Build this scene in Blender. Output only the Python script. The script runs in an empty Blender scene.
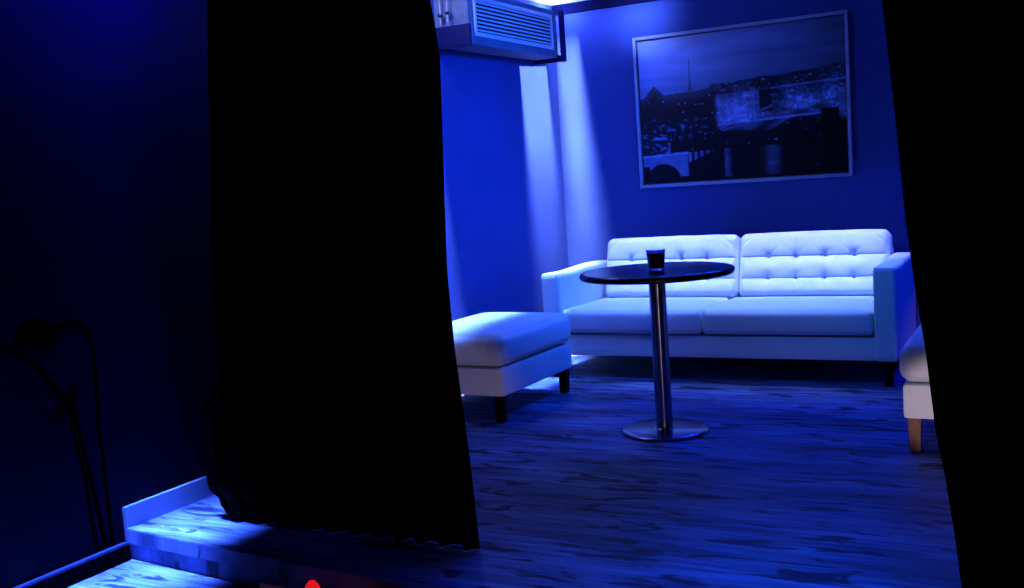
import bpy, bmesh, math, random
from mathutils import Vector, Matrix, Euler, noise
random.seed(7)
S = bpy.context.scene
COL = S.collection
PI = math.pi

# ------------------------------------------------------------------ helpers
def srgb(r, g, b):
    f = lambda c: c / 12.92 if c <= .04045 else ((c + .055) / 1.055) ** 2.4
    return (f(r), f(g), f(b), 1)

def mat(name, color, rough=.6, metal=0., spec=.5, noise_scale=None, noise_amt=.0, bump=0., bump_scale=200., stretch=(1, 1, 1), **kw):
    m = bpy.data.materials.new(name); m.use_nodes = True
    nt = m.node_tree; b = nt.nodes['Principled BSDF']
    b.inputs['Base Color'].default_value = (*color[:3], 1)
    b.inputs['Roughness'].default_value = rough
    b.inputs['Metallic'].default_value = metal
    b.inputs['Specular IOR Level'].default_value = spec
    for k, v in kw.items():
        b.inputs[k.replace('_', ' ')].default_value = v
    tc = nt.nodes.new('ShaderNodeTexCoord')
    mp = nt.nodes.new('ShaderNodeMapping'); mp.inputs['Scale'].default_value = stretch
    nt.links.new(tc.outputs['Object'], mp.inputs['Vector'])
    if noise_scale:
        n = nt.nodes.new('ShaderNodeTexNoise'); n.inputs['Scale'].default_value = noise_scale
        n.inputs['Detail'].default_value = 5
        nt.links.new(mp.outputs['Vector'], n.inputs['Vector'])
        r = nt.nodes.new('ShaderNodeValToRGB')
        lo = [c * (1 - noise_amt) for c in color[:3]]; hi = [min(1, c * (1 + noise_amt)) for c in color[:3]]
        r.color_ramp.elements[0].position = .3; r.color_ramp.elements[1].position = .7
        r.color_ramp.elements[0].color = (*lo, 1); r.color_ramp.elements[1].color = (*hi, 1)
        nt.links.new(n.outputs['Fac'], r.inputs['Fac']); nt.links.new(r.outputs['Color'], b.inputs['Base Color'])
    if bump:
        n2 = nt.nodes.new('ShaderNodeTexNoise'); n2.inputs['Scale'].default_value = bump_scale
        n2.inputs['Detail'].default_value = 3
        nt.links.new(mp.outputs['Vector'], n2.inputs['Vector'])
        bp = nt.nodes.new('ShaderNodeBump'); bp.inputs['Strength'].default_value = bump; bp.inputs['Distance'].default_value = .002
        nt.links.new(n2.outputs['Fac'], bp.inputs['Height']); nt.links.new(bp.outputs['Normal'], b.inputs['Normal'])
    return m

def obj(name, bm, m, parent=None, smooth=True, loc=None):
    me = bpy.data.meshes.new(name)
    bmesh.ops.recalc_face_normals(bm, faces=bm.faces)
    bm.to_mesh(me); bm.free()
    if smooth:
        for p in me.polygons: p.use_smooth = True
        try: me.set_sharp_from_angle(angle=math.radians(42))
        except Exception: pass
    for mm in (m if isinstance(m, (list, tuple)) else [m]): me.materials.append(mm)
    o = bpy.data.objects.new(name, me); COL.objects.link(o)
    if parent: o.parent = parent
    if loc: o.location = loc
    return o

def tag(o, label, cat, group=None):
    o['label'] = label; o['category'] = cat
    if group: o['group'] = group
    return o

def thing(name, label, cat, loc=(0, 0, 0), rz=0, group=None):
    o = bpy.data.objects.new(name, None); COL.objects.link(o)
    o.location = loc; o.rotation_euler = (0, 0, rz); o.empty_display_size = .1
    return tag(o, label, cat, group)

def struct(name, bm, m, smooth=False):
    o = obj(name, bm, m, smooth=smooth); o['kind'] = 'structure'; return o

def add_box(bm, lo, hi, bev=0., seg=2):
    r = bmesh.ops.create_cube(bm, size=1)
    c = [(a + b) / 2 for a, b in zip(lo, hi)]; s = [b - a for a, b in zip(lo, hi)]
    bmesh.ops.scale(bm, vec=s, verts=r['verts']); bmesh.ops.translate(bm, vec=c, verts=r['verts'])
    if bev:
        es = {e for v in r['verts'] for e in v.link_edges}
        bmesh.ops.bevel(bm, geom=list(es), offset=bev, segments=seg, profile=.5, affect='EDGES')
    return bm

def box(lo, hi, bev=0., seg=2):
    return add_box(bmesh.new(), lo, hi, bev, seg)

def prism(bm, pts, z0, z1):
    a = [bm.verts.new((x, y, z0)) for x, y in pts]; b = [bm.verts.new((x, y, z1)) for x, y in pts]
    n = len(pts)
    for i in range(n): bm.faces.new((a[i], a[(i + 1) % n], b[(i + 1) % n], b[i]))
    bm.faces.new(a[::-1]); bm.faces.new(b)
    return bm

def lathe(prof, n=64, bm=None, c=(0, 0, 0)):
    bm = bm or bmesh.new(); rings = []
    for r, z in prof:
        if r < 1e-6: rings.append([bm.verts.new((c[0], c[1], c[2] + z))])
        else: rings.append([bm.verts.new((c[0] + r * math.cos(2 * PI * i / n), c[1] + r * math.sin(2 * PI * i / n), c[2] + z)) for i in range(n)])
    for A, B in zip(rings, rings[1:]):
        for i in range(n):
            j = (i + 1) % n
            if len(A) == 1 and len(B) == 1: continue
            if len(A) == 1: bm.faces.new((A[0], B[i], B[j]))
            elif len(B) == 1: bm.faces.new((A[i], A[j], B[0]))
            else: bm.faces.new((A[i], A[j], B[j], B[i]))
    return bm

def tube(pts, r, n=10, bm=None):
    bm = bm or bmesh.new(); rings = []
    pts = [Vector(p) for p in pts]
    for i, p in enumerate(pts):
        t = (pts[min(i + 1, len(pts) - 1)] - pts[max(i - 1, 0)]).normalized()
        a = t.orthogonal().normalized() if abs(t.z) < .95 else Vector((1, 0, 0)); a = (a - t * a.dot(t)).normalized(); b = t.cross(a)
        rr = r[i] if isinstance(r, (list, tuple)) else r
        rings.append([bm.verts.new(p + (a * math.cos(2 * PI * k / n) + b * math.sin(2 * PI * k / n)) * rr) for k in range(n)])
    for A, B in zip(rings, rings[1:]):
        for k in range(n): bm.faces.new((A[k], A[(k + 1) % n], B[(k + 1) % n], B[k]))
    bm.faces.new(rings[0][::-1]); bm.faces.new(rings[-1])
    return bm

def interp(tab, z):
    tab = sorted(tab)
    if z <= tab[0][0]: return tab[0][1]
    for (a, x), (b, y) in zip(tab, tab[1:]):
        if z <= b: return x + (y - x) * (z - a) / (b - a)
    return tab[-1][1]

def rbox(s, r, n, fn=None):
    """rounded box of size s centred on the origin, faces split n=(nx,ny,nz); fn(p, q) moves each point
    (p on the rounded box, q in -1..1 cube coordinates)"""
    bm = bmesh.new(); V = {}
    h = [x / 2 for x in s]
    def dist(k, ax):                              # concentrate samples in the rounded rims
        return k / n[ax] * 2 - 1
    def vert(i, j, k):
        key = (i, j, k)
        if key in V: return V[key]
        q = Vector((dist(i, 0), dist(j, 1), dist(k, 2)))
        p = Vector((q.x * h[0], q.y * h[1], q.z * h[2]))
        c = Vector([max(-(h[a] - r), min(h[a] - r, p[a])) for a in range(3)])
        d = p - c
        if d.length > 1e-9:
            m = max(abs(d.x), abs(d.y), abs(d.z)); d = d.normalized() * m
        p = c + d
        if fn: p = fn(p, q)
        V[key] = bm.verts.new(p); return V[key]
    X, Y, Z = n
    for i in range(X):
        for j in range(Y):
            for k in (0, Z): bm.faces.new((vert(i, j, k), vert(i + 1, j, k), vert(i + 1, j + 1, k), vert(i, j + 1, k)))
    for i in range(X):
        for k in range(Z):
            for j in (0, Y): bm.faces.new((vert(i, j, k), vert(i + 1, j, k), vert(i + 1, j, k + 1), vert(i, j, k + 1)))
    for j in range(Y):
        for k in range(Z):
            for i in (0, X): bm.faces.new((vert(i, j, k), vert(i, j + 1, k), vert(i, j + 1, k + 1), vert(i, j, k + 1)))
    return bm

# ------------------------------------------------------------------ materials
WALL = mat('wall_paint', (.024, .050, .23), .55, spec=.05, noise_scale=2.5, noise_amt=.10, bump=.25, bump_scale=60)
CEIL = mat('ceiling_paint', (.7, .72, .75), .8)
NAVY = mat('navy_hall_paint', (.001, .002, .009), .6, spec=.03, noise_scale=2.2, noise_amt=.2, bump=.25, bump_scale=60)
DARKTRIM = mat('dark_cornice', (.002, .003, .022), .8, spec=.02)
LITEDGE = mat('painted_lit_edge', (.03, .05, .12), .6, spec=.1)  # light on the black skirting's top edge, put into the colour
SKIRT = mat('pale_skirting', (.22, .30, .40), .45, bump=.1, bump_scale=30)
BLACKSKIRT = mat('black_skirting', (.002, .002, .003), .8, spec=0.)
FABRIC = mat('white_upholstery', (.56, .70, .72), .85, spec=.2, noise_scale=35, noise_amt=.04, bump=.35, bump_scale=420, Sheen_Weight=.15)
BUTTON = mat('upholstery_button', (.42, .50, .55), .9, spec=.1)
LEGWOOD = mat('leg_wood', (.10, .040, .016), .5, noise_scale=14, noise_amt=.35, stretch=(6, 6, 1))
DARKLEG = mat('dark_leg_wood', (.008, .005, .004), .6, spec=.1, noise_scale=14, noise_amt=.3, stretch=(6, 6, 1))
VELVET = mat('black_velvet', (.0012, .0012, .0014), 1., spec=0., noise_scale=40, noise_amt=.3)
CHROME = mat('polished_chrome', (.36, .37, .42), .20, metal=1., Anisotropic=.85, Anisotropic_Rotation=.25)
TOPLAM = mat('black_laminate', (.010, .008, .010), .22, spec=.45, noise_scale=9, noise_amt=.3)
STEEL = mat('duct_sheet', (.10, .13, .22), .6, spec=.2, noise_scale=18, noise_amt=.1)
VENTWHITE = mat('vent_enamel', (.55, .60, .72), .5, spec=.2)
RUBBER = mat('dark_flange', (.002, .004, .06), .6, spec=.15)
BASEMETAL = mat('satin_base_metal', (.14, .16, .24), .22, metal=1.)
TOPREFLECT = mat('painted_red_reflection', (.10, .010, .006), .35, spec=.3)  # red reflection on the lower table rim, painted as a band
DUCTIN = mat('duct_interior', (.01, .01, .012), .8)
FRAME = mat('silver_frame', (.22, .28, .46), .45, spec=.3)
GAPSHADE = mat('painted_gap_shade', (.03, .03, .04), .6)  # shadow gap inside the picture frame, painted dark
DECAL = mat('black_vinyl', (.0004, .0004, .0004), .9, spec=0.)
DECALRED = mat('red_vinyl', (.02, .001, .002), .9, spec=0.)
PAPER = mat('lilac_card', (.58, .50, .72), .7, noise_scale=30, noise_amt=.15)
CAP = mat('black_plug', (.01, .01, .012), .5)
CABLE = mat('grey_cable', (.25, .26, .30), .5)

def glass_mat():
    m = mat('clear_glass', (.95, .97, 1), .02); b = m.node_tree.nodes['Principled BSDF']
    b.inputs['Transmission Weight'].default_value = 1; b.inputs['IOR'].default_value = 1.45
    return m
GLASS = glass_mat()
DRINK = mat('dark_cola', (.008, .003, .002), .08, spec=.5, noise_scale=20, noise_amt=.2)

def red_mat():
    m = mat('red_glowing_plastic', (.8, .02, .03), .25, noise_scale=20, noise_amt=.1)
    b = m.node_tree.nodes['Principled BSDF']
    b.inputs['Emission Color'].default_value = (1, .01, .02, 1); b.inputs['Emission Strength'].default_value = .7
    return m
REDGLOW = red_mat()

def floor_mat():
    m = bpy.data.materials.new('distressed_plank_floor'); m.use_nodes = True
    nt = m.node_tree; N = nt.nodes; L = nt.links; b = N['Principled BSDF']
    tc = N.new('ShaderNodeTexCoord')
    def mapping(sc, rot=(0, 0, 0)):
        mp = N.new('ShaderNodeMapping'); mp.inputs['Scale'].default_value = sc; mp.inputs['Rotation'].default_value = rot
        L.new(tc.outputs['Object'], mp.inputs['Vector']); return mp
    def tex(mp, scale, det=6, rough=.6, dist=0.):
        n = N.new('ShaderNodeTexNoise'); n.inputs['Scale'].default_value = scale; n.inputs['Detail'].default_value = det
        n.inputs['Roughness'].default_value = rough; n.inputs['Distortion'].default_value = dist
        L.new(mp.outputs['Vector'], n.inputs['Vector']); return n
    def ramp(src, p0, c0, p1, c1):
        r = N.new('ShaderNodeValToRGB'); e = r.color_ramp.elements
        e[0].position = p0; e[0].color = (*c0, 1); e[1].position = p1; e[1].color = (*c1, 1)
        L.new(src, r.inputs['Fac']); return r
    def mult(a, bb, f=1.):
        x = N.new('ShaderNodeMix'); x.data_type = 'RGBA'; x.blend_type = 'MULTIPLY'; x.inputs['Factor'].default_value = f
        L.new(a, x.inputs['A']); L.new(bb, x.inputs['B']); return x.outputs['Result']
    rot = (0, 0, math.radians(4))
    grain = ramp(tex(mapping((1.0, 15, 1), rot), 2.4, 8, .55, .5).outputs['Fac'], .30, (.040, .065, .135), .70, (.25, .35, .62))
    wear = ramp(tex(mapping((1.7, 6.5, 1), rot), 2.1, 4, .55, .9).outputs['Fac'], .385, (.05, .05, .05), .445, (1, 1, 1))
    blot = ramp(tex(mapping((1., 3.0, 1), rot), 1.5, 4, .55).outputs['Fac'], .32, (.34, .34, .36), .64, (1, 1, 1))
    br = N.new('ShaderNodeTexBrick'); br.inputs['Scale'].default_value = 1
    br.inputs['Brick Width'].default_value = 1.25; br.inputs['Row Height'].default_value = .16
    br.inputs['Mortar Size'].default_value = .0025; br.inputs['Mortar Smooth'].default_value = .3
    br.inputs['Color1'].default_value = (1, 1, 1, 1); br.inputs['Color2'].default_value = (.72, .72, .72, 1); br.inputs['Mortar'].default_value = (.2, .2, .2, 1)
    br.offset = .37
    L.new(mapping((1, 1, 1), rot).outputs['Vector'], br.inputs['Vector'])
    c = mult(grain.outputs['Color'], wear.outputs['Color'], .9)
    c = mult(c, blot.outputs['Color']); c = mult(c, br.outputs['Color'], .45)
    L.new(c, b.inputs['Base Color'])
    b.inputs['Roughness'].default_value = .55; b.inputs['Specular IOR Level'].default_value = .10
    bp = N.new('ShaderNodeBump'); bp.inputs['Strength'].default_value = .25; bp.inputs['Distance'].default_value = .003
    L.new(c, bp.inputs['Height']); L.new(bp.outputs['Normal'], b.inputs['Normal'])
    return m
FLOOR = floor_mat()

# ------------------------------------------------------------------ the room
CZ, HZ = 2.39, -.120                # ceiling height, floor of the hall below the step
XR, YF = 3.35, -7.7                 # right wall, wall behind the camera
LWX = lambda y: -.263 + .038 * y    # the left wall stands very slightly askew
STEP = lambda x: -3.945 - .10 * x   # front edge of the raised floor
T = .12
lw0, lw1 = (LWX(0), 0), (LWX(YF), YF)
struct('floor', prism(bmesh.new(), [(LWX(0), 0), (LWX(-3.92), STEP(LWX(-3.92))), (XR, STEP(XR)), (XR, 0)], HZ, 0), FLOOR)
struct('floor.001', prism(bmesh.new(), [(LWX(-3.5) - .02, -3.5), (LWX(YF), YF), (XR, YF), (XR, -3.5)], HZ - .1, HZ), FLOOR)
struct('ceiling', box((-.9, YF - T, CZ), (XR + T, T, CZ + .1)), CEIL)
struct('wall_back', box((-.6, 0, HZ - .1), (XR + T, T, CZ)), WALL)
YS = -3.05                          # behind the left curtain the alcove's blue paint meets the navy of the hall
struct('wall_left', prism(bmesh.new(), [(LWX(.0) - T, .0), (LWX(YS) - T, YS), (LWX(YS), YS), (LWX(0), 0)], HZ - .1, CZ), WALL)
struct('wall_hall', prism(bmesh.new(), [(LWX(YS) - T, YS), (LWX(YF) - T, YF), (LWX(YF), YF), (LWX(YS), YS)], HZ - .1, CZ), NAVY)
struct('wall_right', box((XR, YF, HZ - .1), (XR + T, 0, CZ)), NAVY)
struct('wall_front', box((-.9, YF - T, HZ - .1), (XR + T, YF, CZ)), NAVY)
# cornice along the back wall, skirtings, nosing of the step
struct('trim_1', box((LWX(0), -.018, 2.322), (XR, 0, CZ), .004), DARKTRIM)
def along_left(y0, y1, th, z0, z1, m, name):
    bm = prism(bmesh.new(), [(LWX(y0), y0), (LWX(y1), y1), (LWX(y1) + th, y1), (LWX(y0) + th, y0)], z0, z1)
    top = [e for e in bm.edges if abs(e.verts[0].co.z - z1) < 1e-5 and abs(e.verts[1].co.z - z1) < 1e-5]
    bmesh.ops.bevel(bm, geom=top, offset=.004, segments=2, profile=.5, affect='EDGES')
    return struct(name, bm, m)
along_left(STEP(LWX(-3.92)) - .011, -.0, .016, 0, .087, SKIRT, 'baseboard_left')
along_left(YF, STEP(LWX(-3.92)) - .016, .022, HZ, -.058, BLACKSKIRT, 'baseboard_hall')
along_left(YF, STEP(LWX(-3.92)) - .018, .020, -.058, -.047, LITEDGE, 'trim_lit_edge')  # added strip, painted as the skirting's lit top edge
struct('baseboard_back', box((LWX(0), -.014, 0), (XR, 0, .085), .003), SKIRT)
bm = prism(bmesh.new(), [(LWX(-3.92) + .003, STEP(LWX(-3.92)) + .035), (LWX(-3.92) + .003, STEP(LWX(-3.92)) - .014), (XR, STEP(XR) - .014), (XR, STEP(XR) + .035)], -.052, .004)
bmesh.ops.bevel(bm, geom=[e for e in bm.edges if abs(e.verts[0].co.z - .004) < 1e-5 and abs(e.verts[1].co.z - .004) < 1e-5], offset=.003, segments=2, affect='EDGES')
struct('trim_2', bm, FLOOR)

# ------------------------------------------------------------------ curtains
def curtain(name, label, Ltab, Rtab, y0, hem, folds, amp, m=VELVET, fall=None):
    bm = bmesh.new(); NU, NZ = 240, 90; G = []
    zt = CZ - .004
    for k in range(NZ + 1):
        row = []
        for i in range(NU + 1):
            u = i / NU; w = (k / NZ)
            z = hem(u) + (zt - hem(u)) * w
            x = interp(Ltab, z) * (1 - u) + interp(Rtab, z) * u
            edge = min(1, min(u, 1 - u) / .03)
            a = amp * (.55 + .45 * (1 - w)) * edge
            ph = 2 * PI * folds * (u + .012 * math.sin(7 * u + 1.3)) + .5 * math.sin(3 * w + 9 * u)
            y = y0 + a * (math.sin(ph) + .25 * math.sin(2.1 * ph + 1)) + (fall(u, w) if fall else 0)
            row.append(bm.verts.new((x, y, z)))
        G.append(row)
    for k in range(NZ):
        for i in range(NU): bm.faces.new((G[k][i], G[k][i + 1], G[k + 1][i + 1], G[k + 1][i]))
    bmesh.ops.solidify(bm, geom=bm.faces[:], thickness=.006)
    return tag(obj(name, bm, m), label, 'curtain', None)

curtain('curtain', 'wide black curtain hanging to the floor left of the white ottoman',
        [(2.39, .125), (1.95, .073), (.49, -.096), (.465, -.112), (.455, -.148), (.148, -.176), (.097, -.160), (.084, -.122), (.045, -.112), (0, -.068)],
        [(2.39, .90), (1.95, .985), (1.83, 1.008), (1.74, 1.021), (1.63, 1.030), (.95, .996), (.68, 1.003), (.5, 1.016), (.3, 1.03), (0, 1.042)],
        -3.70, lambda u: .001 + .002 * math.sin(9 * u) ** 2, 11, .022)
curtain('curtain.001', 'black curtain on the right hiding most of the right ottoman',
        [(2.39, 2.35), (1.6, 2.398), (1.36, 2.418), (1.07, 2.438), (.89, 2.457), (.74, 2.477), (.535, 2.496), (.41, 2.517), (.25, 2.537), (.13, 2.549), (0, 2.562)],
        [(2.39, 3.22), (0, 3.26)],
        -3.86, lambda u: .006 + .010 * math.sin(8 * u) ** 2, 8, .045)

# ------------------------------------------------------------------ sofa
def leg_bm(x, y, z1, s0=.021, s1=.026):
    bm = bmesh.new()
    r = bmesh.ops.create_cube(bm, size=1)
    for v in r['verts']:
        s = s1 if v.co.z > 0 else s0
        v.co = Vector((x + math.copysign(s, v.co.x), y + math.copysign(s, v.co.y), z1 if v.co.z > 0 else 0))
    bmesh.ops.bevel(bm, geom=bm.edges[:], offset=.003, segments=2, affect='EDGES')
    return bm

SW, AW, YFR, YRE = 2.048, .114, -.973, -.085
ARM, SEATB, BASEB = .642, .269, .139
sofa = thing('sofa', 'white two-cushion sofa with button-tufted back under the city picture', 'sofa', (-.010, 0, 0))
obj('base', rbox((SW - 2 * AW + .01, YRE - YFR - .02, SEATB - BASEB), .012, (40, 20, 6)), FABRIC, sofa, loc=(SW / 2, (YFR + YRE) / 2 + .006, (SEATB + BASEB) / 2))
def arm_fn(p, q):
    p = p.copy()
    p.z += .004 * math.sin(p.y * 9) * (q.z > .5)
    return p
for cx in (AW / 2, SW - AW / 2):
    obj('arm', rbox((AW, YRE - YFR, ARM - BASEB), .016, (14, 40, 30), arm_fn), FABRIC, sofa, loc=(cx, (YFR + YRE) / 2, (ARM + BASEB) / 2))
obj('back_frame', rbox((SW - 2 * AW, .09, .54), .03, (40, 10, 24)), FABRIC, sofa, loc=(SW / 2, YRE - .047, .42))
CW = (SW - 2 * AW - .030) / 2          # back cushions start a little in from the left arm
SEAM = SW / 2 - .030
SPAN = ((AW, SEAM), (SEAM, SW - AW))
# seat cushions
def seat_fn(sign):
    def fn(p, q):
        p = p.copy()
        if q.z > .2:
            cr = (1 - abs(q.x) ** 4) * (1 - abs(q.y) ** 4)
            p.z += .010 * cr * (q.z + 1) / 2
            p.z += .003 * noise.noise(Vector((p.x * 5 + sign * 7, p.y * 6, 1))) * cr
        if q.y < -.8: p.y -= .008 * (1 - q.z ** 2) * (1 - abs(q.x) ** 6)
        return p
    return fn
for i in (0, 1):
    a_, b_ = SPAN[i]
    sc = obj('seat_cushion', rbox((b_ - a_ - .006, .66, .142), .032, (60, 44, 18), seat_fn(i)), FABRIC, sofa,
             loc=((a_ + b_) / 2, YFR - .004 + .33, SEATB + .002 + .071))
    sc.rotation_euler = (math.radians(-1.2), 0, 0)
# back cushions: three puffed tiers, two rows of four buttons
BH, BT = .402, .17
COLS = (.205, .39, .585, .775); ROWS = (.290, .620)
def back_fn(seed):
    def fn(p, q):
        p = p.copy()
        u, v = (q.x + 1) / 2, (q.z + 1) / 2
        if q.y < 0:
            w = min(1, -q.y * 1.0) if q.y > -1 else 1
            if q.y > -.999: w = max(0, -q.y) ** 3
            X, Z = u * CW, v * BH
            d = 0
            r0, r1 = ROWS
            t = v / r0 if v < r0 else ((v - r0) / (r1 - r0) if v < r1 else (v - r1) / (1 - r1))
            tier = math.sin(PI * min(1, max(0, t))) ** .7
            side = min(1, (min(u, 1 - u) / .04)) ** .5
            d += .015 * tier * side
            for r in ROWS + (0.012,):
                d -= .0035 * math.exp(-((v - r) * BH / .0035) ** 2) * side
            for c in COLS:
                dx = X - c * CW
                d -= .0035 * math.exp(-(dx / .007) ** 2) * (.35 + .65 * (1 - tier))
                for ri, r in enumerate(ROWS):
                    dz = Z - r * BH
                    R = math.hypot(dx, dz)
                    d -= .011 * math.exp(-(R / .042) ** 2) + .017 * math.exp(-(R / .013) ** 2)
                    if dz > 0:                                  # pleats fanning up from each button
                        for k, s in enumerate((-1.0, -.55, -.18, .22, .6, 1.0)):
                            off = dx - s * dz
                            amp = .0052 * (1 if ri == 1 else .35) * (.25 + 1.5 * abs(noise.noise(Vector((c * 9 + seed * 3.1, k * 2.7, r * 5)))))
                            d -= amp * math.exp(-(off / .0055) ** 2) * math.exp(-((dz - .022) / .030) ** 2)
            d += .0035 * noise.noise(Vector((X * 9 + seed * 5, Z * 14, seed)))
            # a few slack creases at the outer corners
            for sx in (0, 1):
                a = abs(u - sx) * CW; b_ = (1 - v) * BH
                d -= .004 * math.exp(-((a * .75 + b_ - .10) / .008) ** 2) * math.exp(-(a / .12) ** 2)
            p.y -= d * w
        # soft crown of the top edge
        if q.z > .6: p.z += .006 * (1 - abs(q.x) ** 3) + .003 * noise.noise(Vector((q.x * 4, seed, 0)))
        return p
    return fn
TILT = math.radians(-15)
for i in (0, 1):
    cs = obj('back_cushion', rbox((CW - .004, BT, BH), .045, (150, 16, 90), back_fn(i * 3 + 1)), FABRIC, sofa)
    cs.rotation_euler = (TILT, 0, 0)
    cs.location = (AW + .030 + CW * (i + .5), -.217, .582)
    for r in ROWS:
        for c in COLS:
            bm = lathe([(0, .0045), (.005, .004), (.008, .002), (.009, 0), (.007, -.003), (0, -.004)], 16)
            b = obj('button', bm, BUTTON, cs)
            b.rotation_euler = (PI / 2, 0, 0)
            b.location = ((c - .5) * CW, -BT / 2 + .0265, (r - .5) * BH)
for x in (.05, SW - .05):
    for y in (YFR + .05, YRE - .06):
        obj('leg', leg_bm(x, y, BASEB + .012), DARKLEG, sofa)

# ------------------------------------------------------------------ ottomans
def ottoman(label, x0, x1, y0, y1, legm, seed, rz=0, ch=.150):
    w, d = x1 - x0, y1 - y0
    t = thing('ottoman', label, 'ottoman', (x0 + w / 2, y0 + d / 2, 0), rz)
    obj('base', rbox((w - .012, d - .012, .146), .014, (26, 30, 8)), FABRIC, t, loc=(0, 0, BASEB + .073))
    def fn(p, q):
        p = p.copy()
        cr = (1 - abs(q.x) ** 3) * (1 - abs(q.y) ** 3)
        if q.z > 0: p.z += .022 * cr + .004 * noise.noise(Vector((p.x * 5 + seed, p.y * 5, 0)))
        e = (1 - q.z ** 2)
        if abs(q.x) > .85: p.x += math.copysign(.012, q.x) * e * (1 - abs(q.y) ** 8)
        if abs(q.y) > .85: p.y += math.copysign(.012, q.y) * e * (1 - abs(q.x) ** 8)
        if q.y < -.7:                                    # creases in the slack front face near the corner
            for k in range(6):
                cx = w * (.10 + .055 * k)
                p.y += .0035 * math.exp(-((p.x - cx + .25 * p.z) / .008) ** 2) * max(0, 1 - abs(q.z)) ** .5
        return p
    obj('cushion', rbox((w, d, ch), .045, (70, 60, 22), fn), FABRIC, t, loc=(0, 0, .291 + ch / 2))
    for sx in (-1, 1):
        for sy in (-1, 1):
            obj('leg', leg_bm(sx * (w / 2 - .048), sy * (d / 2 - .045), BASEB + .012), legm, t)
    return t
ottoman('white upholstered ottoman against the left wall with a brightly lit top', -.272, .320, -2.105, -1.300, DARKLEG, 1, math.radians(-2.3), .166)
ottoman('white ottoman on brown wooden legs half hidden by the right curtain', 2.203, 2.833, -2.190, -1.380, LEGWOOD, 5)

# ------------------------------------------------------------------ pedestal table and glass
TX, TY, TH = 1.131, -2.065, .771
tb = thing('pedestal_table', 'round black table on a chrome column in front of the sofa', 'table', (TX, TY, 0))
R = .359
obj('tabletop', lathe([(0, TH - .030), (R - .012, TH - .030), (R - .004, TH - .022), (R - .0005, TH - .020), (R, TH - .014), (R - .003, TH - .006), (R - .010, TH - .001), (R - .016, TH), (0, TH)], 128), TOPLAM, tb)
obj('edge_reflection', lathe([(R - .025, TH - .0305), (R - .019, TH - .0315), (R - .010, TH - .0300), (R - .004, TH - .027), (R - .0005, TH - .0215), (R - .006, TH - .0215)], 128), TOPREFLECT, tb)
obj('column', lathe([(0, .012), (.040, .012), (.040, TH - .036), (0, TH - .036)], 64), CHROME, tb)
obj('collar', lathe([(.0405, .013), (.050, .013), (.051, .016), (.049, .021), (.043, .024), (.0405, .024)], 64), CHROME, tb)
obj('base_plate', lathe([(0, 0), (.198, 0), (.204, .003), (.205, .009), (.201, .014), (.192, .0165), (.06, .0195), (0, .0195)], 128), BASEMETAL, tb)
obj('top_bracket', lathe([(.0405, TH - .036), (.11, TH - .0345), (.11, TH - .040), (.06, TH - .046), (.0405, TH - .060)], 48), CHROME, tb)
GX, GY = 1.150, -2.115
gl = thing('drinking_glass', 'small tumbler of dark drink standing on the round black table', 'glass', (GX, GY, TH))
obj('tumbler', lathe([(0, .0), (.033, 0), (.035, .002), (.0450, .094), (.0460, .096), (.0430, .096), (.0423, .094), (.0335, .012), (0, .010)], 48), GLASS, gl)
obj('drink', lathe([(0, .0115), (.0325, .0125), (.0400, .078), (.0390, .080), (0, .080)], 48), DRINK, gl)

# ------------------------------------------------------------------ picture on the back wall
PX, PZ, PW, PH = .315, 1.108, 1.374, .992
pic = thing('wall_picture', 'framed night photograph of a city with bridges hanging above the sofa', 'picture', (PX + PW / 2, 0, PZ))
bm = bmesh.new(); fw_, fd = .020, .032
def ring(bm, x0, x1, z0, z1, w, y0, y1):
    for lo, hi in (((x0, y0, z0), (x0 + w, y1, z1)), ((x1 - w, y0, z0), (x1, y1, z1)), ((x0 + w, y0, z0), (x1 - w, y1, z0 + w)), ((x0 + w, y0, z1 - w), (x1 - w, y1, z1))):
        add_box(bm, lo, hi, .002)
ring(bm, -PW / 2, PW / 2, 0, PH, fw_, -fd, -.002)
obj('frame', bm, FRAME, pic)
bm = bmesh.new(); ring(bm, -PW / 2 + fw_, PW / 2 - fw_, fw_, PH - fw_, .007, -fd + .010, -.003)
obj('gap_shade', bm, GAPSHADE, pic)
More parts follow.
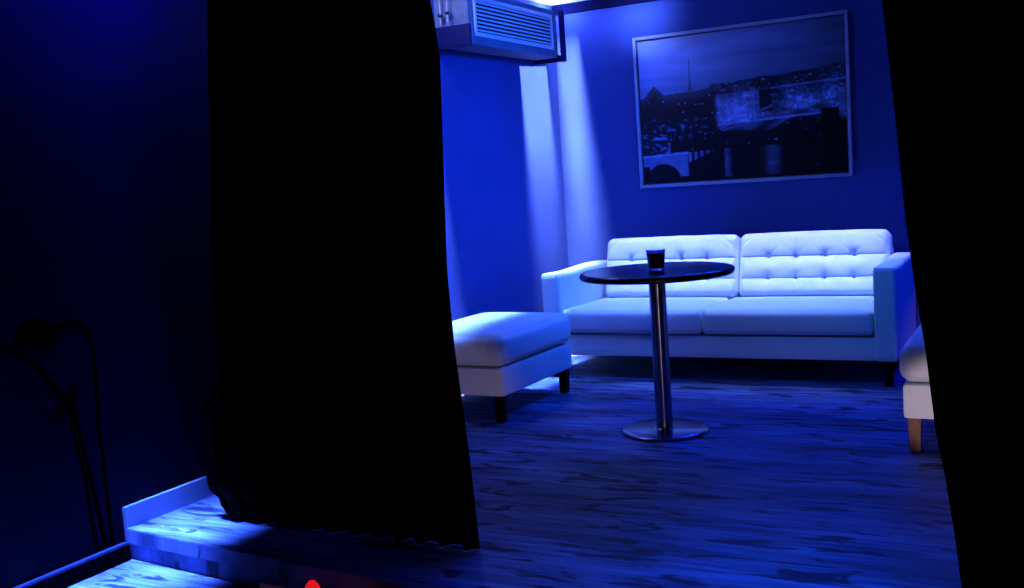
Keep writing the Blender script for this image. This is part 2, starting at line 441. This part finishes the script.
def city(u, v, rnd):
    """grey level of the printed night photograph at u (left to right), v (bottom to top)"""
    n = lambda a, b, s=0: noise.noise(Vector((u * a, v * b, s)))
    g2 = lambda x, c, w: math.exp(-((x - c) / w) ** 2)
    # evening sky, palest low on the left, with drawn-out bands of cloud
    c = .34 + .50 * g2(v, .86, .20) * (1 - .8 * u) + .16 * n(2.5, 15) + .07 * n(7, 34, 3)
    c *= 1.20 - .80 * u
    c = max(.09, c)
    hill = .60 + .015 * n(9, 0, 2) + .075 * max(0, 1 - abs(u - .075) / .055) + .085 * u
    if u > .36: hill += .015
    # slim lattice mast standing on the skyline
    tw = .0035 + .016 * max(0, (.72 - v) / .14) ** 1.6
    if abs(u - .262) < tw and v < .835: c *= .50
    if v < hill:
        c = .016 + .02 * max(0, n(30, 40, 5)) + .10 * g2(v, hill, .045) * (u < .42)
        if u > .375:                                    # lit quarters on the far bank
            edge = min(1, (u - .375) / .02)
            glow = max(0, n(7, 11, 7) + .15) + .55 * max(0, n(20, 30, 9))
            cell = noise.cell(Vector((math.floor(u * 84) + .5, math.floor(v * 60) + .5, 2.5)))
            glow *= .45 + 1.1 * max(0, cell)
            c += 1.2 * glow * g2(v, .47, .13) * edge + .10 * g2(v, .45, .10) * edge
            if .39 < u < .60 and .37 < v < .58:          # a big pale facade with ribs
                c += .16 + .13 * (math.sin(u * 150 + v * 8) > .5) + .10 * (abs(v - .45 - .25 * (u - .39)) < .008)
            if abs(v - (.585 + .05 * (u - .6))) < .006 and u > .60: c += .38
            c += .75 * (n(55, 70, 11) > .42) * g2(v, .625 + .04 * u, .018)
            if .60 < u < .66 and .44 < v < .60: c *= .3
        elif v > .28:
            c += .85 * max(0, n(30, 34, 13) - .12) * g2(v, .37 - .16 * (.3 - u), .055)
    # two roads of light sweeping up from the long bright bridge
    d = v - (.375 + .045 * (u - .4))
    if .39 < u < .90:
        c = max(c, .70 * g2(d, 0, .010))
        if -.10 < d < -.006:
            arc = .085 * (1 - ((u - .56) / .19) ** 2)
            c = max(.02, .50 * (max(0, n(14, 12, 21) + .25)) * (-d < arc)) if u < .78 else .03
    for k, b_, m in ((.40, .345, .50), (.41, .335, .26)):
        if k < u < .66: c = max(c, .42 * g2(v - (b_ + m * (u - k)), 0, .007))
    # the dark wooded bank and the river in front
    bank = .29 + .045 * math.sin(u * 6.2 + 2.2) + .02 * n(14, 0, 8)
    if u < .40: bank = .20 + .34 * u
    if v < bank and u > .10: c = .012
    if v < .215 and u > .16:
        for cx, s_, h in ((.43, .016, .42), (.65, .030, .34)):
            c += h * g2(u, cx + .006 * n(5, 60, 4), s_) * (.45 + .9 * max(0, n(30, 26, 6))) * (.02 < v)
    # pale arched bridge at the left corner
    bt = .190 + .055 * u
    if u < .42:
        if abs(v - bt) < .0075 and u < .24: c = .62
        elif v < bt:
            if u < .235:
                arch = ((u - .105) / .095) ** 2 + (v / .135) ** 2 < 1
                pier = u > .175 and v > .05
                c = .012 if arch or v < .045 and not pier else .36 + .12 * n(18, 20, 1)
                if u < .035 and v < .12: c = .012
            else:
                s_ = (u - .235) / .15
                c = (.40 - .2 * s_) if s_ < 1 and v > bt - .070 * (1 - s_) and math.sin(u * 210) > -.35 else .012
        elif v < bt + .13 and u < .15 and v > bt:
            c = .03 + .75 * max(0, n(32, 40, 15))
    # black rooftop with a chimney at the right corner
    if (u > .900 and v < .350) or (.880 < u < .965 and v < .425): c = .006
    return c
bm = bmesh.new(); NX, NZ_ = 300, 218
lay = bm.loops.layers.float_color.new('print')
x0, x1, z0, z1 = -PW / 2 + fw_ + .004, PW / 2 - fw_ - .004, fw_ + .004, PH - fw_ - .004
lamps = {}
for _ in range(70):                                   # pin-prick lamps of the town
    u = random.random(); v = .22 + .40 * random.random() ** .9
    if u > .9 and v < .42: continue
    a = .35 + .6 * random.random(); lamps[(int(u * NX), int(v * NZ_))] = a; lamps[(int(u * NX) + 1, int(v * NZ_))] = a * .8; lamps[(int(u * NX), int(v * NZ_) + 1)] = a * .8
for uu, vv in ((.20, .545), (.235, .545), (.28, .53), (.30, .531), (.32, .532), (.03, .62), (.52, .62), (.60, .60), (.78, .615), (.80, .62), (.86, .07), (.335, .43)):
    for dx in (0, 1): lamps[(int(uu * NX) + dx, int(vv * NZ_))] = .8
G = [[bm.verts.new((x0 + (x1 - x0) * i / NX, -.012, z0 + (z1 - z0) * k / NZ_)) for i in range(NX + 1)] for k in range(NZ_ + 1)]
val = [[min(1, max(.004, city(i / NX, k / NZ_, 0) + 0)) for i in range(NX + 1)] for k in range(NZ_ + 1)]
for (i, k), a in lamps.items():
    if 0 <= i <= NX and 0 <= k <= NZ_: val[k][i] = max(val[k][i], a)
for k in range(NZ_):
    for i in range(NX):
        f = bm.faces.new((G[k][i], G[k][i + 1], G[k + 1][i + 1], G[k + 1][i]))
        for l, (a, b) in zip(f.loops, ((k, i), (k, i + 1), (k + 1, i + 1), (k + 1, i))):
            c = val[a][b] ** 1.08; l[lay] = (c * .22, c * .40, c, 1)
# a thin backing so the print is a real board
r = bmesh.ops.create_cube(bm, size=1)
for v in r['verts']:
    v.co = Vector((math.copysign(x1, v.co.x), -.0125 + .4 * 0 + (.009 if v.co.y > 0 else .001), z1 if v.co.z > 0 else z0))
def print_mat():
    m = mat('night_print', (.5, .5, .5), .3, spec=.35); nt = m.node_tree
    a = nt.nodes.new('ShaderNodeAttribute'); a.attribute_name = 'print'
    nt.links.new(a.outputs['Color'], nt.nodes['Principled BSDF'].inputs['Base Color'])
    return m
obj('print', bm, print_mat(), pic, smooth=False)

# ------------------------------------------------------------------ ventilation duct under the ceiling
BX, BY0, BY1, BZ0, BZ1 = -.10, -1.48, -.315, 2.0, 2.30
duct = thing('ventilation_duct', 'boxed ventilation duct with a louvred grille high on the left wall', 'air vent', ((LWX(-.9) + BX) / 2, -.9, BZ0))
ox, oy, oz = duct.location
def dl(bm):
    bmesh.ops.translate(bm, vec=(-ox, -oy, -oz), verts=bm.verts); return bm
g = .002
def ductbox(y0, y1, z0, z1, xf):
    return prism(bmesh.new(), [(LWX(y0) + g, y0), (xf, y0), (xf, y1), (LWX(y1) + g, y1)], z0, z1)
obj('casing', dl(ductbox(BY0, BY1, BZ0, BZ1, BX)), STEEL, duct, smooth=False)
# grille: frame, dark throat and slats on the face that looks into the room
VY0, VY1, VZ0, VZ1 = -1.425, -.395, 2.045, 2.265
gr = bmesh.new()
for lo, hi in (((BX, VY0, VZ0), (BX + .012, VY1, VZ0 + .022)), ((BX, VY0, VZ1 - .022), (BX + .012, VY1, VZ1)),
               ((BX, VY0, VZ0 + .022), (BX + .012, VY0 + .022, VZ1 - .022)), ((BX, VY1 - .022, VZ0 + .022), (BX + .012, VY1, VZ1 - .022))):
    add_box(gr, lo, hi, .002)
obj('grille_frame', dl(gr), VENTWHITE, duct, smooth=False)
obj('throat', dl(box((BX + .0005, VY0 + .02, VZ0 + .02), (BX + .002, VY1 - .02, VZ1 - .02))), DUCTIN, duct, smooth=False)
NS = 8
for k in range(NS):
    z = VZ0 + .022 + (VZ1 - VZ0 - .044) * (k + .5) / NS
    bm = box((-.0052, VY0 + .021, -.0012), (.0052, VY1 - .021, .0012))
    bmesh.ops.rotate(bm, verts=bm.verts, cent=(0, 0, 0), matrix=Matrix.Rotation(math.radians(-62), 3, 'Y'))
    bmesh.ops.translate(bm, verts=bm.verts, vec=(BX + .010, 0, z))
    obj('slat', dl(bm), VENTWHITE, duct, smooth=False)
def flange(y0, y1, parts):
    bm = bmesh.new()
    for lo, hi in parts: add_box(bm, lo, hi, .002)
    return obj('flange', dl(bm), RUBBER, duct, smooth=False)
flange(0, 0, [((LWX(-.31) + g, -.330, 1.972), (-.045, -.300, 2.000)), ((-.075, -.330, 2.0), (-.045, -.300, 2.297)), ((-.10, -.330, 2.0), (-.075, -.300, 2.014))])
flange(0, 0, [((LWX(-1.5) + g, -1.505, 1.985), (-.085, -1.480, 2.105))])
# two cables with black plugs by the near end of the duct
for i, (x, zb, lab) in enumerate(((-.250, 2.165, 'cable with a black plug dangling closest to the left curtain beside the duct'), (-.203, 2.176, 'cable with a black plug dangling nearer the louvred grille'))):
    y = -1.53
    c = thing('hanging_cable', lab, 'cable', (x, y, zb))
    obj('wire', tube([(0, 0, .012), (.001, 0, .10), (0, 0, CZ - zb)], .0035, 8), CABLE, c)
    obj('plug', lathe([(0, .014), (.006, .014), (.013, .008), (.015, 0), (.013, -.009), (.006, -.014), (0, -.015)], 20), CAP, c)
    obj('tail', tube([(0, 0, -.013), (.001, 0, -.03), (0, 0, -.055)], .006, 8), CABLE, c)

# ------------------------------------------------------------------ wall sticker of black stems on the hall wall
def stickr(bm, pts, w):
    """ribbon on the left wall through (y, z) points, w = half width per point"""
    P = []
    n = len(pts)
    for i in range((n - 1) * 8 + 1):                       # Catmull-Rom
        t = i / 8; k = min(int(t), n - 2); f = t - k
        p = [Vector(pts[max(0, min(n - 1, k + j))]) for j in (-1, 0, 1, 2)]
        P.append(.5 * ((2 * p[1]) + (-p[0] + p[2]) * f + (2 * p[0] - 5 * p[1] + 4 * p[2] - p[3]) * f * f + (-p[0] + 3 * p[1] - 3 * p[2] + p[3]) * f ** 3))
    rows = []
    for i, p in enumerate(P):
        d = (P[min(i + 1, len(P) - 1)] - P[max(i - 1, 0)]).normalized(); nn = Vector((-d.y, d.x))
        t = i / (len(P) - 1); ww = w(t) if callable(w) else w
        rows.append([p + nn * ww, p - nn * ww])
    fr = [[bm.verts.new((LWX(q.x) + .0015, q.x, q.y)) for q in r] for r in rows]
    bk = [[bm.verts.new((LWX(q.x) + .0002, q.x, q.y)) for q in r] for r in rows]
    for i in range(len(rows) - 1):
        bm.faces.new((fr[i][0], fr[i][1], fr[i + 1][1], fr[i + 1][0])); bm.faces.new((bk[i][1], bk[i][0], bk[i + 1][0], bk[i + 1][1]))
        for s in (0, 1): bm.faces.new((fr[i][s], bk[i][s], bk[i + 1][s], fr[i + 1][s]))
    bm.faces.new((fr[0][0], bk[0][0], bk[0][1], fr[0][1])); bm.faces.new((fr[-1][0], fr[-1][1], bk[-1][1], bk[-1][0]))
st = thing('wall_sticker', 'black sticker of curling flower stems low on the left hall wall', 'wall sticker', (LWX(-4.05), -4.05, .4))
def so(name, pts, w, m):
    bm = bmesh.new(); stickr(bm, pts, w)
    bmesh.ops.translate(bm, verts=bm.verts, vec=-st.location); return obj(name, bm, m, st, smooth=False)
so('stem', [(-4.045, -.048), (-4.055, .12), (-4.06, .25), (-4.08, .40), (-4.10, .53), (-4.16, .64), (-4.22, .72), (-4.30, .78), (-4.40, .80)], lambda t: .0085 - .003 * t, DECAL)
so('stem', [(-4.005, -.048), (-4.02, .10), (-4.035, .22), (-4.05, .34), (-4.07, .48), (-4.09, .56)], lambda t: .009 - .002 * t, DECAL)
so('stem', [(-3.975, -.048), (-3.975, .10), (-3.975, .24), (-3.975, .44), (-3.965, .60), (-3.965, .72), (-3.985, .79), (-4.03, .825), (-4.09, .82), (-4.15, .79)], lambda t: .0085 - .002 * t, DECAL)
so('flower', [(-4.12, .77), (-4.16, .80), (-4.22, .82), (-4.27, .80)], lambda t: .004 + .045 * math.sin(PI * t), DECAL)
so('petal', [(-4.05, .60), (-4.08, .565), (-4.12, .53), (-4.17, .50)], lambda t: .003 + .022 * math.sin(PI * t), DECALRED)

# ------------------------------------------------------------------ small things on the hall floor at the lower edge
rl = thing('egg_lamp', 'small glowing red egg-shaped lamp at the bottom edge of the photo', 'lamp', (.745, -4.22, HZ))
hz = .180
obj('shade', lathe([(0, .022), (.020, .024), (.029, .045), (.034, .080), (.0335, .110), (.029, .138), (.021, .160), (.011, .174), (0, hz)], 40), REDGLOW, rl)
obj('foot', lathe([(0, 0), (.030, 0), (.032, .004), (.028, .018), (.020, .025), (0, .025)], 32), CAP, rl)
bm = bmesh.new()
A = [(-.075, 0, .0), (.075, 0, 0), (.070, .022, .128), (-.055, .022, .150)]
B = [(-.075, .06, .0), (.075, .06, 0), (.070, .026, .128), (-.055, .026, .150)]
f1 = [bm.verts.new(p) for p in A]; f2 = [bm.verts.new(p) for p in B]
bm.faces.new(f1); bm.faces.new(f2[::-1])
bm.faces.new((f1[3], f1[2], f2[2], f2[3])); bm.faces.new((f1[0], f1[3], f2[3], f2[0])); bm.faces.new((f1[1], f1[2], f2[2], f2[1])); bm.faces.new((f1[0], f1[1], f2[1], f2[0]))
bmesh.ops.bevel(bm, geom=bm.edges[:], offset=.002, segments=1, affect='EDGES')
cd = obj('table_card', bm, PAPER, smooth=False, loc=(.605, -4.24, HZ)); cd.rotation_euler = (0, 0, .25)
tag(cd, 'greyish lilac folded card standing left of the glowing red lamp', 'card')

# ------------------------------------------------------------------ lights
BLUE = (.030, .105, 1.0)
INDIGO = (.055, .075, 1.0)
def light(name, kind, loc, target, energy, color, xaxis=(1, 0, 0), **kw):
    d = bpy.data.lights.new(name, kind); d.energy = energy; d.color = color
    for k, v in kw.items(): setattr(d, k, v)
    o = bpy.data.objects.new(name, d); COL.objects.link(o); o.location = loc
    if target is not None:
        z = (Vector(loc) - Vector(target)).normalized(); x = Vector(xaxis)
        x = (x - z * x.dot(z)).normalized()
        o.rotation_euler = Matrix((x, z.cross(x), z)).transposed().to_euler()
    return o
R_ = math.radians
light('back_strip', 'AREA', (1.03, -.80, 2.36), (1.03, -.29, .60), 23, (.108, .118, .42), shape='RECTANGLE', size=1.9, size_y=.12, spread=R_(20))
light('seat_strip', 'AREA', (1.03, -.80, 2.37), (1.03, -.72, .4), 19, (.085, .135, .44), shape='RECTANGLE', size=1.9, size_y=.12, spread=R_(40))
light('cornice_lamp', 'AREA', (1.25, -.045, 2.30), (1.35, -2.3, 0), 14, (.0, .04, 1), shape='RECTANGLE', size=1.7, size_y=.03, spread=R_(76))
light('arm_side_fill', 'AREA', (3.0, -1.0, 2.34), (2.05, -.55, .40), 5, (.0, .02, 1), shape='RECTANGLE', size=.25, size_y=.25, spread=R_(60))  # unseen fill, added to turn the sofa arm's outer side blue
light('corner_lamp', 'POINT', (-.17, -.16, 2.345), None, 14, (.22, .30, 1), shadow_soft_size=.02)
light('duct_lamp', 'POINT', (-.15, -.80, 2.345), None, 3, (.2, .3, 1), shadow_soft_size=.02)
light('duct_end_fill', 'POINT', (-.16, -1.95, 2.36), None, 15, (.42, .48, 1), shadow_soft_size=.03)  # unseen fill, added to brighten the near face of the duct
light('cornice_wash', 'AREA', (.34, -.50, 2.375), (.36, .0, 2.225), 1.7, (.30, .40, 1), shape='RECTANGLE', size=.30, size_y=.02, spread=R_(52))  # unseen wash, added for the pale patch under the cornice
light('corner_beam', 'AREA', (-.243, -.335, 1.964), (-.310, -.250, .5), 14, (.9, .9, 1), xaxis=(1, -.038, 0), shape='RECTANGLE', size=.065, size_y=.38, spread=R_(14))  # added narrow beam, shapes the lit column on the left wall
light('wall_beam', 'AREA', (-.175, -.085, 2.31), (-.12, .04, .5), 11, (.9, .9, 1), shape='RECTANGLE', size=.17, size_y=.13, spread=R_(13))  # added narrow beam, shapes the lit column on the back wall
light('alcove_strip', 'AREA', (-.10, -1.72, 2.37), (-.20, -1.70, .0), 16, (.11, .20, 1), shape='RECTANGLE', size=.42, size_y=.82, spread=R_(10))
light('bounce_beam', 'AREA', (-.290, -1.84, 2.36), (-.332, -1.62, .4), 4, (.9, .9, 1), xaxis=(1, -.038, 0), shape='RECTANGLE', size=.03, size_y=.42, spread=R_(5))  # added beam, stands in for bounce off the ottoman top
light('duct_strip', 'AREA', (.0, -.80, 2.37), (.0, -.80, .0), 14, (.12, .22, 1), shape='RECTANGLE', size=.17, size_y=1.0, spread=R_(6))
light('hall_strip', 'AREA', (-.19, -4.02, 2.37), (-.19, -3.80, 0), 60, (.07, .16, 1), shape='RECTANGLE', size=.36, size_y=1.5, spread=R_(10))
light('hall_glow', 'AREA', (.28, -3.60, 2.37), (-.42, -3.55, 2.14), 44, (0, .01, 1), shape='RECTANGLE', size=.1, size_y=.8, spread=R_(100))
light('alcove_fill', 'AREA', (1.7, -1.60, 2.34), (-.3, -.95, 1.15), 36, (.0, .10, 1), shape='RECTANGLE', size=.4, size_y=.4, spread=R_(80))  # ambient fill without a fixture, added to lift the left wall
light('sofa_front_fill', 'AREA', (1.7, -2.8, 2.36), (1.8, -.97, .80), 1.5, (.0, .22, 1), shape='RECTANGLE', size=.6, size_y=.3, spread=R_(40))  # unseen fill, shaped to favour the sofa arms over the base
light('hall_lamp', 'AREA', (2.25, -4.3, 2.37), (2.2, -4.1, 0), 8, (.0, .10, 1), shape='RECTANGLE', size=.7, size_y=.3, spread=R_(52))
for lx, tx, ty, tz, e, ha in ((2.80, -.04, -2.11, .12, 115, 5.0), (2.50, 2.37, -2.19, .20, 380, 3.3), (2.80, 1.20, -2.06, .10, 15, 13)):
    light('low_front_spot', 'SPOT', (lx, -6.3, .15), (tx, ty, tz), e, (1, .66, .76), spot_size=R_(2 * ha), spot_blend=.6, shadow_soft_size=.04)  # warm front light split into added spots, each aimed for effect
light('card_fill', 'POINT', (1.2, -5.7, .55), None, 1.6, (1, .60, .70), shadow_soft_size=.03)  # unseen warm point, added to light the folded card

w = bpy.data.worlds.new('night'); S.world = w; w.use_nodes = True
w.node_tree.nodes['Background'].inputs[0].default_value = (.0, .001, .01, 1)
w.node_tree.nodes['Background'].inputs[1].default_value = .3

# ------------------------------------------------------------------ camera
cam = bpy.data.cameras.new('camera'); co = bpy.data.objects.new('camera', cam); COL.objects.link(co)
F, yaw, pit, rol = 1028.46, 0.48759, 0.11171, -0.06943
fwv = Vector((-math.sin(yaw) * math.cos(pit), math.cos(yaw) * math.cos(pit), -math.sin(pit)))
r0 = Vector((math.cos(yaw), math.sin(yaw), 0)); u0 = r0.cross(fwv)
rv = r0 * math.cos(rol) + u0 * math.sin(rol); uv = -r0 * math.sin(rol) + u0 * math.cos(rol)
M = Matrix((rv, uv, -fwv)).transposed().to_4x4(); M.translation = Vector((2.76234, -6.58701, 1.23585))
co.matrix_world = M
cam.sensor_width = 36; cam.sensor_fit = 'HORIZONTAL'; cam.lens = F / 1024 * 36
cam.clip_start = .05
S.camera = co
vs = S.view_settings
vs.view_transform = 'Standard'; vs.look = 'None'; vs.gamma = 1; vs.use_curve_mapping = False; vs.exposure = 0
